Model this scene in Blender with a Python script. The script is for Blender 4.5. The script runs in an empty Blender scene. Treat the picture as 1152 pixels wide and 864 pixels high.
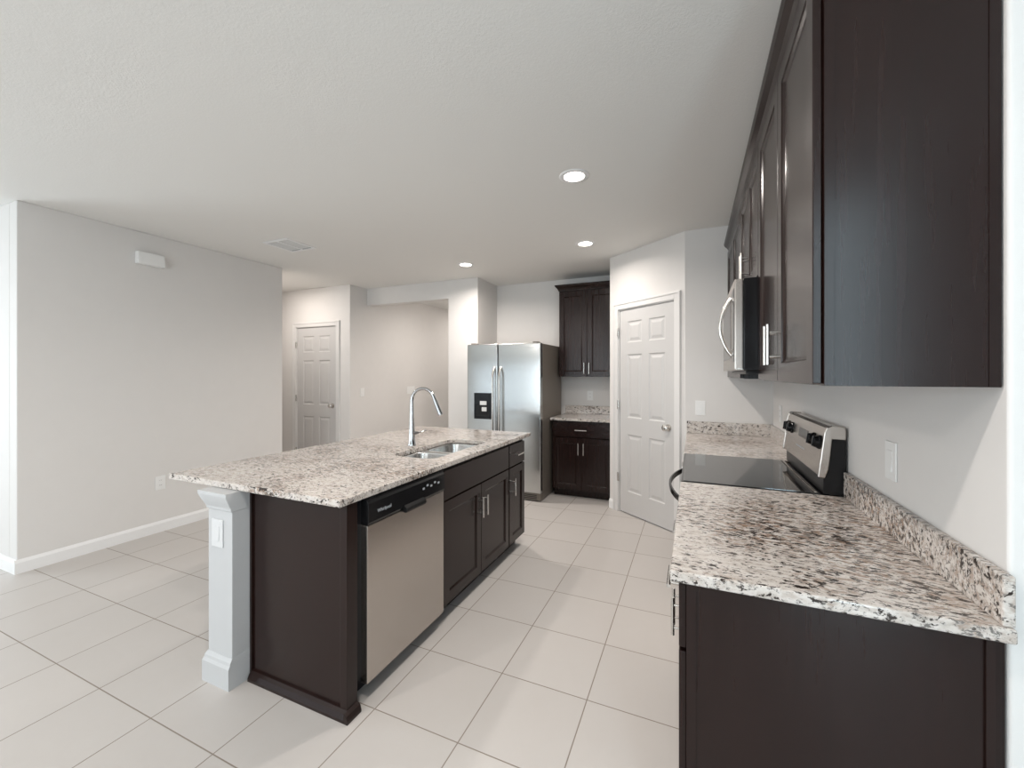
import bpy, bmesh, math, random
from mathutils import Vector, Matrix
PI = math.pi
random.seed(4)
sc = bpy.context.scene
COL = sc.collection

# ------------------------------------------------------------------ camera
FPX, CY, YAW, CAMH = 468.0, 421.2, 0.4108, 1.417
cam = bpy.data.cameras.new('camera'); camo = bpy.data.objects.new('camera', cam); COL.objects.link(camo)
cam.sensor_fit = 'HORIZONTAL'; cam.sensor_width = 36.0; cam.lens = 36.0*FPX/1152
cam.shift_y = (CY-432.0)/1152.0
cam.clip_start = 0.02
camo.location = (0, 0, CAMH); camo.rotation_euler = (PI/2, 0, YAW)
sc.camera = camo

# ------------------------------------------------------------------ view + world
sc.view_settings.view_transform = 'Standard'
sc.view_settings.look = 'None'
sc.view_settings.gamma = 1
sc.view_settings.use_curve_mapping = False
sc.view_settings.exposure = 0.57
w = bpy.data.worlds.new('sky'); sc.world = w; w.use_nodes = True
bg = w.node_tree.nodes['Background']
bg.inputs[0].default_value = (0.72, 0.86, 1.0, 1); bg.inputs[1].default_value = 0.35

def area(name, loc, rot, sx, sy, power, color):
    l = bpy.data.lights.new(name, 'AREA'); l.shape = 'RECTANGLE'; l.size = sx; l.size_y = sy
    l.energy = power; l.color = color
    o = bpy.data.objects.new(name, l); COL.objects.link(o); o.location = loc; o.rotation_euler = rot
    return o
DAY = (0.86, 0.95, 1.0)
YB = -3.20            # window wall behind the camera
# (x0, x1, z0, z1, power) glazed openings in the rear wall
WIN = [(-6.8, -4.3, 0.06, 2.30, 9), (-3.6, -2.2, 0.06, 2.35, 30), (-2.0, -0.4, 0.06, 2.35, 32)]
YJ = -1.0             # the jog of the rear wall right of the camera, with a narrow glazed door
JOG = (0.70, 1.09, 0.05, 2.60)
for i, (x0, x1, z0, z1, p) in enumerate(WIN):
    area('window_daylight', ((x0+x1)/2, YB-0.13, (z0+z1)/2), (-PI/2, 0, PI), x1-x0, z1-z0, p, DAY)
# daylight through the window in the far left wall of the living area
area('window_daylight', (-7.32, -0.35, 1.35), (0, -PI/2, 0), 1.8, 1.7, 70, DAY)
area('window_daylight', ((JOG[0]+JOG[1])/2, YJ-0.13, (JOG[2]+JOG[3])/2), (-PI/2, 0, PI), JOG[1]-JOG[0], JOG[3]-JOG[2], 22, (0.70, 0.90, 1.0))
# and through an unseen window added on the right to light the left wall
area('window_daylight', (3.12, 0.20, 1.35), (0, PI/2, 0), 1.8, 1.5, 9, DAY)

# ------------------------------------------------------------------ materials
def nodes(name):
    m = bpy.data.materials.new(name); m.use_nodes = True
    nt = m.node_tree; b = nt.nodes['Principled BSDF']
    return m, nt, b
def setp(b, **k):
    for n, v in k.items():
        b.inputs[n.replace('_', ' ')].default_value = v
def N(nt, t, **k):
    n = nt.nodes.new(t)
    for a, v in k.items(): setattr(n, a, v)
    return n
def L(nt, a, b): nt.links.new(a, b)
def math_(nt, op, a, b=None, c=None):
    n = N(nt, 'ShaderNodeMath', operation=op)
    for i, v in enumerate((a, b, c)):
        if v is None: continue
        if isinstance(v, (int, float)): n.inputs[i].default_value = v
        else: L(nt, v, n.inputs[i])
    return n.outputs[0]
def ramp(nt, fac, stops, interp='LINEAR'):
    r = N(nt, 'ShaderNodeValToRGB'); r.color_ramp.interpolation = interp
    e = r.color_ramp.elements
    while len(e) < len(stops): e.new(0.5)
    for x, (p, c) in zip(e, stops):
        x.position = p; x.color = c if len(c) == 4 else (*c, 1)
    L(nt, fac, r.inputs[0]); return r.outputs[0]
def mix(nt, fac, a, b):
    n = N(nt, 'ShaderNodeMix', data_type='RGBA')
    for i, v in ((0, fac), (6, a), (7, b)):
        if isinstance(v, (int, float)): n.inputs[i].default_value = v
        elif isinstance(v, tuple): n.inputs[i].default_value = (*v, 1) if len(v) == 3 else v
        else: L(nt, v, n.inputs[i])
    return n.outputs[2]
def pos(nt): return N(nt, 'ShaderNodeNewGeometry').outputs['Position']
def mapping(nt, vec, scale=(1,1,1), rot=(0,0,0), loc=(0,0,0)):
    m = N(nt, 'ShaderNodeMapping'); m.inputs['Scale'].default_value = scale
    m.inputs['Rotation'].default_value = rot; m.inputs['Location'].default_value = loc
    L(nt, vec, m.inputs[0]); return m.outputs[0]
def noise(nt, vec, scale, detail=3, rough=0.5, dist=0.0):
    n = N(nt, 'ShaderNodeTexNoise'); n.inputs['Scale'].default_value = scale
    n.inputs['Detail'].default_value = detail; n.inputs['Roughness'].default_value = rough
    n.inputs['Distortion'].default_value = dist
    L(nt, vec, n.inputs['Vector']); return n.outputs[0]
def bump(nt, b, h, strength=0.2, dist=0.002):
    n = N(nt, 'ShaderNodeBump'); n.inputs['Strength'].default_value = strength
    n.inputs['Distance'].default_value = dist; L(nt, h, n.inputs['Height']); L(nt, n.outputs[0], b.inputs['Normal'])
M = {}
def simple(name, col, rough=0.5, metal=0.0, spec=0.5, nstr=0.0, nscale=300, ndist=0.0005):
    m, nt, b = nodes(name); setp(b, Base_Color=(*col, 1), Roughness=rough, Metallic=metal)
    b.inputs['Specular IOR Level'].default_value = spec
    p = pos(nt)
    n = noise(nt, p, 9, 2)
    c = mix(nt, n, tuple(x*0.985 for x in col), tuple(min(1, x*1.015) for x in col))
    L(nt, c, b.inputs['Base Color'])
    if nstr: bump(nt, b, noise(nt, p, nscale, 3), nstr, ndist)
    M[name] = m; return m
simple('wall_paint', (0.735, 0.716, 0.698), 0.75, nstr=0.12, nscale=90, ndist=0.002)
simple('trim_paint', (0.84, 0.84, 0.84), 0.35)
simple('post_paint_dimmed', (0.53, 0.54, 0.55), 0.40)  # white trim paint darkened in colour, for the weaker light on the post
simple('post_plate_shaded', (0.66, 0.67, 0.68), 0.35)  # white plate plastic with the shade on the post put into its colour
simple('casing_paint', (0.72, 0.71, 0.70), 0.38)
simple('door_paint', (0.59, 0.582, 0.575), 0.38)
simple('plastic_white', (0.84, 0.84, 0.83), 0.35)
simple('black_gloss', (0.010, 0.010, 0.011), 0.14, spec=0.3)
simple('black_satin', (0.010, 0.010, 0.011), 0.35, spec=0.3)
simple('button_grey', (0.45, 0.47, 0.50), 0.4)
simple('nickel', (0.72, 0.70, 0.67), 0.24, metal=1.0)
simple('chrome', (0.52, 0.52, 0.53), 0.10, metal=1.0)
simple('sink_steel', (0.66, 0.66, 0.65), 0.26, metal=1.0)
simple('fridge_side', (0.20, 0.175, 0.15), 0.45, metal=0.3)
simple('dark_gap', (0.01, 0.01, 0.01), 0.7)

def glass_black():
    m, nt, b = nodes('ceramic_glass'); setp(b, Base_Color=(0.012, 0.012, 0.012, 1), Roughness=0.04)
    b.inputs['IOR'].default_value = 2.6
    M['ceramic_glass'] = m
glass_black()
def ceiling():
    m, nt, b = nodes('ceiling_paint'); setp(b, Base_Color=(0.80, 0.79, 0.765, 1), Roughness=0.9)
    p = pos(nt)
    a = noise(nt, p, 115, 4, 0.6, 0.4); v = ramp(nt, a, [(0.42, (0,0,0)), (0.62, (1,1,1))])
    bump(nt, b, v, 0.17, 0.0025)
    M['ceiling_paint'] = m
ceiling()
def wood(name, axis_scale, dark=(0.0120, 0.0050, 0.0040), light=(0.0180, 0.0080, 0.0066)):
    m, nt, b = nodes(name)
    p = mapping(nt, pos(nt), axis_scale)
    a = noise(nt, p, 4.0, 4, 0.6, 0.0)
    c = ramp(nt, a, [(0.3, dark), (0.7, light)])
    L(nt, c, b.inputs['Base Color'])
    setp(b, Roughness=0.25)
    b.inputs['Coat Weight'].default_value = 0.0; b.inputs['Specular IOR Level'].default_value = 0.34
    M[name] = m
wood('espresso', (12, 12, 0.5))
wood('espresso_rail', (3, 3, 9))
def steel(name, col, rough, sc_=(2, 2, 260)):
    m, nt, b = nodes(name)
    setp(b, Metallic=1.0, Roughness=rough)
    p = mapping(nt, pos(nt), sc_)
    a = noise(nt, p, 2.0, 3, 0.6)
    setp(b, Base_Color=(*col, 1))
    b.inputs['Anisotropic'].default_value = 0.75
    tg = N(nt, 'ShaderNodeTangent', direction_type='RADIAL', axis='Z'); L(nt, tg.outputs[0], b.inputs['Tangent'])
    M[name] = m
steel('stainless', (0.53, 0.49, 0.455), 0.27)
steel('stainless_fridge', (0.58, 0.59, 0.585), 0.20)

def granite():
    m, nt, b = nodes('granite')
    p0 = pos(nt)
    warp = N(nt, 'ShaderNodeTexNoise'); warp.inputs['Scale'].default_value = 11; warp.inputs['Detail'].default_value = 3
    L(nt, p0, warp.inputs['Vector'])
    vm = N(nt, 'ShaderNodeVectorMath', operation='MULTIPLY_ADD')
    L(nt, warp.outputs['Color'], vm.inputs[0]); vm.inputs[1].default_value = (0.045, 0.045, 0.045); L(nt, p0, vm.inputs[2])
    q = mapping(nt, vm.outputs[0], (0.58, 1.30, 1.0), (0, 0, math.radians(32)))
    big = noise(nt, mapping(nt, p0, loc=(4.9, 2.35, 0)), 2.3, 2, 0.5)
    dd = N(nt, 'ShaderNodeVectorMath', operation='DISTANCE'); L(nt, vm.outputs[0], dd.inputs[0]); dd.inputs[1].default_value = (0.34, 1.62, 0.93)
    bl = N(nt, 'ShaderNodeMapRange', interpolation_type='SMOOTHSTEP'); L(nt, dd.outputs['Value'], bl.inputs[0])
    bl.inputs[1].default_value = 0.05; bl.inputs[2].default_value = 0.55; bl.inputs[3].default_value = 0.20; bl.inputs[4].default_value = 0.0
    big = math_(nt, 'ADD', math_(nt, 'MULTIPLY', big, 0.85), bl.outputs[0])
    base = ramp(nt, noise(nt, q, 40, 5, 0.65), [(0.28, (0.34, 0.30, 0.27)), (0.42, (0.56, 0.51, 0.47)), (0.60, (0.67, 0.63, 0.595)), (0.78, (0.53, 0.53, 0.525))])
    # tan crystals, strongest inside the large patches
    t = ramp(nt, noise(nt, mapping(nt, q, loc=(5, 1, 2)), 52, 4, 0.65), [(0.47, (0,0,0)), (0.60, (1,1,1))])
    tb = ramp(nt, big, [(0.42, (0.12,)*3), (0.56, (0.95,)*3)])
    c1 = mix(nt, math_(nt, 'MULTIPLY', t, tb), base, (0.27, 0.175, 0.12))
    # dark flecks, denser in the same patches
    def flecks(src, loc, scale, k, off, wd, col):
        d = noise(nt, mapping(nt, q, loc=loc), scale, 5, 0.68)
        sub = math_(nt, 'SUBTRACT', d, math_(nt, 'MULTIPLY_ADD', big, -k, off))
        mr = N(nt, 'ShaderNodeMapRange'); L(nt, sub, mr.inputs[0]); mr.inputs[1].default_value = -0.01; mr.inputs[2].default_value = wd
        return mix(nt, mr.outputs[0], src, col)
    c2 = flecks(c1, (9, 2, 4), 92, 0.14, 0.622, 0.05, (0.17, 0.155, 0.145))
    c3 = flecks(c2, (3.1, 7.7, 1.3), 58, 0.26, 0.686, 0.030, (0.036, 0.027, 0.023))
    L(nt, c3, b.inputs['Base Color'])
    setp(b, Roughness=0.12)
    M['granite'] = m
granite()

TILE, TX, TY = 0.4064, -1.2368, 1.790
def floor_tile():
    m, nt, b = nodes('floor_tile')
    s = N(nt, 'ShaderNodeSeparateXYZ'); p = pos(nt); L(nt, p, s.inputs[0])
    ds = []; ids = []
    for out, o in ((s.outputs[0], TX), (s.outputs[1], TY)):
        u = math_(nt, 'DIVIDE', math_(nt, 'SUBTRACT', out, o), TILE)
        fr = math_(nt, 'FRACT', u); ids.append(math_(nt, 'FLOOR', u))
        ds.append(math_(nt, 'MULTIPLY', math_(nt, 'MINIMUM', fr, math_(nt, 'SUBTRACT', 1.0, fr)), TILE))
    d = math_(nt, 'MINIMUM', ds[0], ds[1])
    mr = N(nt, 'ShaderNodeMapRange'); L(nt, d, mr.inputs[0]); mr.inputs[1].default_value = 0.0014; mr.inputs[2].default_value = 0.0032
    cid = N(nt, 'ShaderNodeCombineXYZ'); L(nt, ids[0], cid.inputs[0]); L(nt, ids[1], cid.inputs[1])
    wn = N(nt, 'ShaderNodeTexWhiteNoise', noise_dimensions='3D'); L(nt, cid.outputs[0], wn.inputs[0])
    base = mix(nt, wn.outputs[0], (0.530, 0.503, 0.482), (0.558, 0.529, 0.506))
    cl = noise(nt, p, 7, 6, 0.65, 0.6)
    base = mix(nt, math_(nt, 'MULTIPLY', cl, 0.30), base, (0.47, 0.435, 0.405))
    c = mix(nt, mr.outputs[0], (0.25, 0.21, 0.175), base)
    L(nt, c, b.inputs['Base Color'])
    L(nt, math_(nt, 'MULTIPLY_ADD', mr.outputs[0], -0.40, 0.80), b.inputs['Roughness'])
    b.inputs['Specular IOR Level'].default_value = 0.45
    h = math_(nt, 'ADD', mr.outputs[0], math_(nt, 'MULTIPLY', cl, 0.12)); bump(nt, b, h, 0.35, 0.0015)
    M['floor_tile'] = m
floor_tile()
def emit(name, col, st):
    m = bpy.data.materials.new(name); m.use_nodes = True; nt = m.node_tree; nt.nodes.clear()
    e = N(nt, 'ShaderNodeEmission'); e.inputs[0].default_value = (*col, 1); e.inputs[1].default_value = st
    o = N(nt, 'ShaderNodeOutputMaterial'); L(nt, e.outputs[0], o.inputs[0]); M[name] = m
emit('lamp_glow', (1.0, 0.93, 0.84), 12)
def win_glass():
    m = bpy.data.materials.new('window_glass'); m.use_nodes = True; nt = m.node_tree; nt.nodes.clear()
    t = N(nt, 'ShaderNodeBsdfTransparent'); g = N(nt, 'ShaderNodeBsdfGlossy'); g.inputs['Roughness'].default_value = 0.02
    x = N(nt, 'ShaderNodeMixShader'); x.inputs[0].default_value = 0.06
    o = N(nt, 'ShaderNodeOutputMaterial'); L(nt, t.outputs[0], x.inputs[1]); L(nt, g.outputs[0], x.inputs[2]); L(nt, x.outputs[0], o.inputs[0])
    M['window_glass'] = m
win_glass()

# ------------------------------------------------------------------ mesh helpers
class MB:
    """collects shapes into one mesh; coordinates in the thing's own frame"""
    def __init__(s): s.bm = bmesh.new()
    def box(s, x0, x1, y0, y1, z0, z1, bev=0.0, seg=2):
        t = bmesh.new()
        bmesh.ops.create_cube(t, size=1.0)
        for v in t.verts:
            v.co = ((x0+x1)/2+v.co.x*(x1-x0), (y0+y1)/2+v.co.y*(y1-y0), (z0+z1)/2+v.co.z*(z1-z0))
        if bev > 0: bmesh.ops.bevel(t, geom=t.edges[:], offset=bev, segments=seg, affect='EDGES', profile=0.6)
        return s.add(t)
    def add(s, t, mat=None):
        if mat is not None: bmesh.ops.transform(t, matrix=mat, verts=t.verts)
        me = bpy.data.meshes.new('t'); t.to_mesh(me); t.free(); s.bm.from_mesh(me); bpy.data.meshes.remove(me); return s
    def cyl(s, p0, p1, r0, r1=None, seg=20, caps=True):
        r1 = r0 if r1 is None else r1
        p0, p1 = Vector(p0), Vector(p1); d = p1-p0
        t = bmesh.new(); bmesh.ops.create_cone(t, cap_ends=caps, segments=seg, radius1=r0, radius2=r1, depth=d.length)
        q = Vector((0,0,1)).rotation_difference(d.normalized()).to_matrix().to_4x4()
        return s.add(t, Matrix.Translation((p0+p1)/2) @ q)
    def tube(s, pts, rad, seg=14):
        pts = [Vector(p) for p in pts]; n = len(pts)
        rad = rad if isinstance(rad, (list, tuple)) else [rad]*n
        rings = []; up = None
        for i, p in enumerate(pts):
            d = (pts[min(i+1, n-1)]-pts[max(i-1, 0)]).normalized()
            if up is None:
                up = Vector((0,0,1)) if abs(d.z) < 0.9 else Vector((1,0,0))
            a = d.cross(up).normalized(); up = a.cross(d).normalized()
            rings.append([s.bm.verts.new(p+(a*math.cos(2*PI*k/seg)+up*math.sin(2*PI*k/seg))*rad[i]) for k in range(seg)])
        for r0, r1 in zip(rings, rings[1:]):
            for k in range(seg): s.bm.faces.new((r0[k], r0[(k+1)%seg], r1[(k+1)%seg], r1[k]))
        s.bm.faces.new(rings[0][::-1]); s.bm.faces.new(rings[-1]); return s
    def lathe(s, prof, c=(0,0,0), axis='Z', seg=32):
        t = bmesh.new(); rings = []
        for r, z in prof:
            rings.append([t.verts.new((r*math.cos(2*PI*k/seg), r*math.sin(2*PI*k/seg), z)) for k in range(seg)] if r > 1e-6 else [t.verts.new((0, 0, z))])
        for a, b in zip(rings, rings[1:]):
            for k in range(seg):
                if len(a) == 1 and len(b) == 1: continue
                if len(a) == 1: t.faces.new((a[0], b[(k+1)%seg], b[k]))
                elif len(b) == 1: t.faces.new((a[k], a[(k+1)%seg], b[0]))
                else: t.faces.new((a[k], a[(k+1)%seg], b[(k+1)%seg], b[k]))
        bmesh.ops.recalc_face_normals(t, faces=t.faces[:])
        R = Matrix.Identity(4)
        if axis == '-Y': R = Matrix.Rotation(PI/2, 4, 'X')
        if axis == '-Z': R = Matrix.Rotation(PI, 4, 'X')
        if axis == '-X': R = Matrix.Rotation(-PI/2, 4, 'Y')
        return s.add(t, Matrix.Translation(c) @ R)
    def prism(s, prof, a0, a1, plane='xz'):
        """extrude a closed 2D profile along the remaining axis"""
        def P(u, v, a): return {'xz': (u, a, v), 'yz': (a, u, v), 'xy': (u, v, a)}[plane]
        A = [s.bm.verts.new(P(u, v, a0)) for u, v in prof]; B = [s.bm.verts.new(P(u, v, a1)) for u, v in prof]
        n = len(prof)
        fs = [s.bm.faces.new((A[i], A[(i+1)%n], B[(i+1)%n], B[i])) for i in range(n)]
        fs += [s.bm.faces.new(A), s.bm.faces.new(B[::-1])]
        bmesh.ops.recalc_face_normals(s.bm, faces=fs); return s
    def loft(s, rects):
        """stack of rectangles (x0,x1,y0,y1,z) -> closed solid"""
        rings = [[s.bm.verts.new(c) for c in ((a,c_,z),(b,c_,z),(b,d,z),(a,d,z))] for a, b, c_, d, z in rects]
        fs = []
        for r0, r1 in zip(rings, rings[1:]):
            for k in range(4): fs.append(s.bm.faces.new((r0[k], r0[(k+1)%4], r1[(k+1)%4], r1[k])))
        fs += [s.bm.faces.new(rings[0][::-1]), s.bm.faces.new(rings[-1])]
        bmesh.ops.recalc_face_normals(s.bm, faces=fs); return s
    def build(s, name, mat, parent=None, smooth=False, loc=(0,0,0)):
        me = bpy.data.meshes.new(name)
        if loc != (0,0,0): bmesh.ops.translate(s.bm, vec=-Vector(loc), verts=s.bm.verts)
        s.bm.to_mesh(me); s.bm.free()
        me.materials.append(M[mat] if isinstance(mat, str) else mat)
        o = bpy.data.objects.new(name, me); COL.objects.link(o); o.location = loc
        if parent: o.parent = parent
        if smooth:
            for p in me.polygons: p.use_smooth = True
            try: me.set_sharp_from_angle(angle=math.radians(38))
            except Exception: pass
        return o
def tag(o, label=None, cat=None, group=None, kind=None):
    for k, v in (('label', label), ('category', cat), ('group', group), ('kind', kind)):
        if v: o[k] = v
    return o
def thing(name, loc, rz, label, cat, group=None):
    o = bpy.data.objects.new(name, None); COL.objects.link(o); o.empty_display_size = 0.1
    o.location = loc; o.rotation_euler = (0, 0, rz); return tag(o, label, cat, group)
def copy_tree(o, parent=None):
    c = o.copy(); COL.objects.link(c); c.parent = parent
    for ch in list(o.children): copy_tree(ch, c)
    return c

# panelled slab: front faces -Y at y=0, thickness t; raised=True for moulded doors
def panel_door(x0, x1, z0, z1, t, panels, raised, groove=0.006):
    b = bmesh.new()
    xs = sorted({x0, x1} | {p[0] for p in panels} | {p[1] for p in panels})
    zs = sorted({z0, z1} | {p[2] for p in panels} | {p[3] for p in panels})
    V = {(i, j): b.verts.new((x, 0, z)) for i, x in enumerate(xs) for j, z in enumerate(zs)}
    F = {}
    for i in range(len(xs)-1):
        for j in range(len(zs)-1):
            F[i, j] = b.faces.new((V[i, j], V[i+1, j], V[i+1, j+1], V[i, j+1]))
    r = bmesh.ops.extrude_face_region(b, geom=list(b.faces))
    bv = [e for e in r['geom'] if isinstance(e, bmesh.types.BMVert)]
    bmesh.ops.translate(b, vec=(0, t, 0), verts=bv)
    b.normal_update()
    front = [f for f in b.faces if all(abs(v.co.y) < 1e-7 for v in f.verts)]
    bmesh.ops.recalc_face_normals(b, faces=b.faces[:])
    for p in panels:
        sel = []
        for f in list(b.faces):
            if not f.is_valid: continue
            c = f.calc_center_median()
            if abs(c.y) < 1e-6 and abs(f.normal.y) > 0.9 and p[0]-1e-5 < c.x < p[1]+1e-5 and p[2]-1e-5 < c.z < p[3]+1e-5: sel.append(f)
        if not sel: continue
        if len(sel) > 1:
            sel = bmesh.ops.dissolve_faces(b, faces=sel)['region']
        if raised:
            bmesh.ops.inset_region(b, faces=sel, thickness=0.010, depth=-groove, use_even_offset=True)
            bmesh.ops.inset_region(b, faces=sel, thickness=0.012, depth=0.0, use_even_offset=True)
            bmesh.ops.inset_region(b, faces=sel, thickness=0.024, depth=groove*0.8, use_even_offset=True)
        else:
            bmesh.ops.inset_region(b, faces=sel, thickness=0.004, depth=-0.004, use_even_offset=True)
            bmesh.ops.inset_region(b, faces=sel, thickness=0.010, depth=-0.005, use_even_offset=True)
    return b
def edge_bevel(o, wd=0.002, seg=2):
    m = o.modifiers.new('bevel', 'BEVEL'); m.width = wd; m.segments = seg; m.limit_method = 'ANGLE'; m.angle_limit = math.radians(50); return o

def pull_mb(vertical, L_=0.135, out=0.033, r=0.006):
    """bar pull centred at origin on a front face that looks to -Y"""
    m = MB(); h = L_/2; s = L_*0.30
    if vertical:
        m.cyl((0, -out, -h), (0, -out, h), r)
        for z in (-s, s): m.cyl((0, 0, z), (0, -out, z), r*0.72, seg=12)
    else:
        m.cyl((-h, -out, 0), (h, -out, 0), r)
        for x in (-s, s): m.cyl((x, 0, 0), (x, -out, 0), r*0.72, seg=12)
    return m
def cab_front(root, kind, x0, x1, z0, z1, pull=None, stile=0.058, y=0.0, name=None):
    """kind: door / drawer / panel; pull=(x, z, vertical). fronts sit 20 mm proud of y=0"""
    g = 0.0015; T = 0.019
    x0 += g; x1 -= g; z0 += g; z1 -= g
    if kind == 'door': b = panel_door(x0, x1, z0, z1, T, [(x0+stile, x1-stile, z0+stile, z1-stile)], False)
    else: b = panel_door(x0, x1, z0, z1, T, [], False)
    m = MB(); m.add(b, Matrix.Translation((0, y-T-0.001, 0)))
    o = m.build(name or kind, 'espresso' if kind == 'door' else 'espresso_rail', root); edge_bevel(o, 0.0025)
    if pull:
        px, pz, vert = pull
        h = pull_mb(vert).build('handle', 'nickel', o, smooth=True); h.location = (px, y-T-0.001, pz)
        tag(h, 'brushed nickel bar pull')
    return o
def carcass(root, w_, d, z0, z1, toe=0.0, toe_in=0.065, top=False, mat='espresso'):
    """open box of 16 mm panels, front edge at y=0"""
    m = MB(); t = 0.016; b0 = z0+toe
    m.box(0, t, 0, d, b0, z1); m.box(w_-t, w_, 0, d, b0, z1)
    m.box(t, w_-t, 0.0, d, b0, b0+t); m.box(t, w_-t, d-0.006, d, b0+t, z1)
    m.box(t, w_-t, 0, 0.02, z1-0.03, z1)
    if top: m.box(t, w_-t, 0.02, d-0.006, z1-t, z1)
    c = m.build('body', mat, root)
    if toe:
        k = MB(); k.box(0, w_, toe_in, toe_in+0.014, z0, b0-0.0005); k.box(0, 0.014, toe_in+0.015, d, z0, b0-0.0005); k.box(w_-0.014, w_, toe_in+0.015, d, z0, b0-0.0005)
        k.build('toe_kick', 'espresso', root)
    return c

# ------------------------------------------------------------------ the room shell
H = 2.658
XW = 0.586                # right kitchen wall face
YS = 3.90                 # wall behind the range counter run
YK = 5.27                 # kitchen end wall
XL, YL0, YL1 = -4.405, 1.304, 3.388
def struct(name, mb, mat): return tag(mb.build(name, mat), kind='structure')
struct('floor', MB().box(-7.3, 3.2, YB-0.2, 9.2, -0.12, 0.0), 'floor_tile')
struct('ceiling', MB().box(-7.3, 3.2, YB-0.2, 9.2, H, H+0.15), 'ceiling_paint')
def wallbox(name, x0, x1, y0, y1, z0=0.0, z1=H, bev=0.0):
    m = MB(); m.box(x0, x1, y0, y1, z0, z1)
    o = struct(name, m, 'wall_paint')
    if bev: edge_bevel(o, bev, 4)
    return o
wallbox('wall_right', XW, XW+0.14, 1.175, YS+0.12, bev=0.008)
wallbox('wall_range_end', -0.066, XW, YS, YS+0.12)
# angled pantry wall with its door opening
PA, PB = Vector((-0.815, 4.49)), Vector((-0.066, 3.90)); PL = (PB-PA).length; PANG = math.atan2((PB-PA).y, (PB-PA).x)
m = MB(); D0, D1, DH = 0.135, 0.850, 2.085
m.box(0, D0, 0, 0.11, 0, H); m.box(D1, PL, 0, 0.11, 0, H); m.box(D0, D1, 0, 0.11, DH, H)
o = struct('wall_pantry', m, 'wall_paint'); o.location = (PA.x, PA.y, 0); o.rotation_euler = (0, 0, PANG)
wallbox('wall_pantry_side', -0.815, -0.70, 4.53, YK)
wallbox('wall_back', -2.525, -0.70, YK, YK+0.12)
# pier, alcove side and dropped header towards the hall
m = MB(); m.box(-2.962, -2.525, 4.70, YK+0.12, 0, H); struct('wall_pier', m, 'wall_paint')
m = MB(); m.box(-4.343, -2.962, 4.70, 4.83, 2.418, H); struct('wall_header', m, 'wall_paint')
m = MB(); m.box(-3.08, -2.962, YK+0.12, 8.6, 0, H); struct('wall_hall_right', m, 'wall_paint')
m = MB(); m.box(-4.46, -4.343, 4.37, 8.6, 0, H); struct('wall_hall_left', m, 'wall_paint')
m = MB(); m.box(-4.46, -2.9, 8.6, 8.72, 0, H); struct('wall_hall_end', m, 'wall_paint')
# wall with the hall door
HX0, HX1, HDH = -5.378, -4.590, 2.105
m = MB(); m.box(-7.2, HX0, 4.37, 4.49, 0, H); m.box(HX1, -4.46, 4.37, 4.49, 0, H); m.box(HX0, HX1, 4.37, 4.49, HDH, H)
struct('wall_hall_door', m, 'wall_paint')
# left room: a box of walls, outer corner at (XL, YL0)
m = MB(); m.box(XL-0.12, XL, YL0, YL1, 0, H); m.box(-7.2, XL-0.12, YL0, YL0+0.12, 0, H); m.box(-7.2, XL-0.12, YL1-0.12, YL1, 0, H)
o = struct('wall_left', m, 'wall_paint'); edge_bevel(o, 0.006, 3)
# window wall behind the camera, side walls
def wall_with_openings(name, x0, x1, y0, y1, ops):
    m = MB(); c = x0
    for a, b, z0, z1 in ops:
        m.box(c, a, y0, y1, 0, H)
        if z0 > 0.001: m.box(a, b, y0, y1, 0, z0)
        m.box(a, b, y0, y1, z1, H); c = b
    m.box(c, x1, y0, y1, 0, H); return struct(name, m, 'wall_paint')
wall_with_openings('wall_rear', -7.2, 0.55, YB-0.12, YB, [w_[:4] for w_ in WIN])
wall_with_openings('wall_rear_jog', 0.55, 3.1, YJ-0.12, YJ, [JOG])
struct('wall_jog_side', MB().box(0.43, 0.55, YB, YJ, 0, H), 'wall_paint')
m = MB(); a, b, z0, z1 = -1.2, 0.5, 0.45, 2.25
m.box(-7.3, -7.2, YB-0.12, a, 0, H); m.box(-7.3, -7.2, b, 4.49, 0, H); m.box(-7.3, -7.2, a, b, 0, z0); m.box(-7.3, -7.2, a, b, z1, H)
struct('wall_far_left', m, 'wall_paint')
a, b = -0.55, 0.95
m = MB(); m.box(3.0, 3.1, YJ, a, 0, H); m.box(3.0, 3.1, b, 1.29, 0, H); m.box(3.0, 3.1, a, b, 0, z0); m.box(3.0, 3.1, a, b, z1, H)
struct('wall_far_right', m, 'wall_paint')
struct('wall_dining', MB().box(XW+0.14, 3.1, 1.175, 1.29, 0, H), 'wall_paint')
for i, (x0, x1, z0, z1, p) in enumerate(WIN):
    fr = MB(); t = 0.05; mid = (x0+x1)/2
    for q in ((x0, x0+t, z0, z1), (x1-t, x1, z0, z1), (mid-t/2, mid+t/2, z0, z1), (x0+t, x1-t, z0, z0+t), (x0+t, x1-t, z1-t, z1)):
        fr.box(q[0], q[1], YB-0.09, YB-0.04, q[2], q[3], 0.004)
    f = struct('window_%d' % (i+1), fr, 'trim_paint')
    pn = MB(); pn.box(x0+t, mid-t/2, YB-0.068, YB-0.062, z0+t, z1-t); pn.box(mid+t/2, x1-t, YB-0.068, YB-0.062, z0+t, z1-t)
    pn.build('pane', 'window_glass', f)
x0, x1, z0, z1 = JOG; t = 0.03
fr = MB()
for q in ((x0, x0+t, z0, z1), (x1-t, x1, z0, z1), (x0+t, x1-t, z0, z0+t), (x0+t, x1-t, z1-t, z1)): fr.box(q[0], q[1], YJ-0.09, YJ-0.04, q[2], q[3], 0.004)
f = struct('window_4', fr, 'trim_paint'); MB().box(x0+t, x1-t, YJ-0.068, YJ-0.062, z0+t, z1-t).build('pane', 'window_glass', f)
t = 0.05
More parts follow.
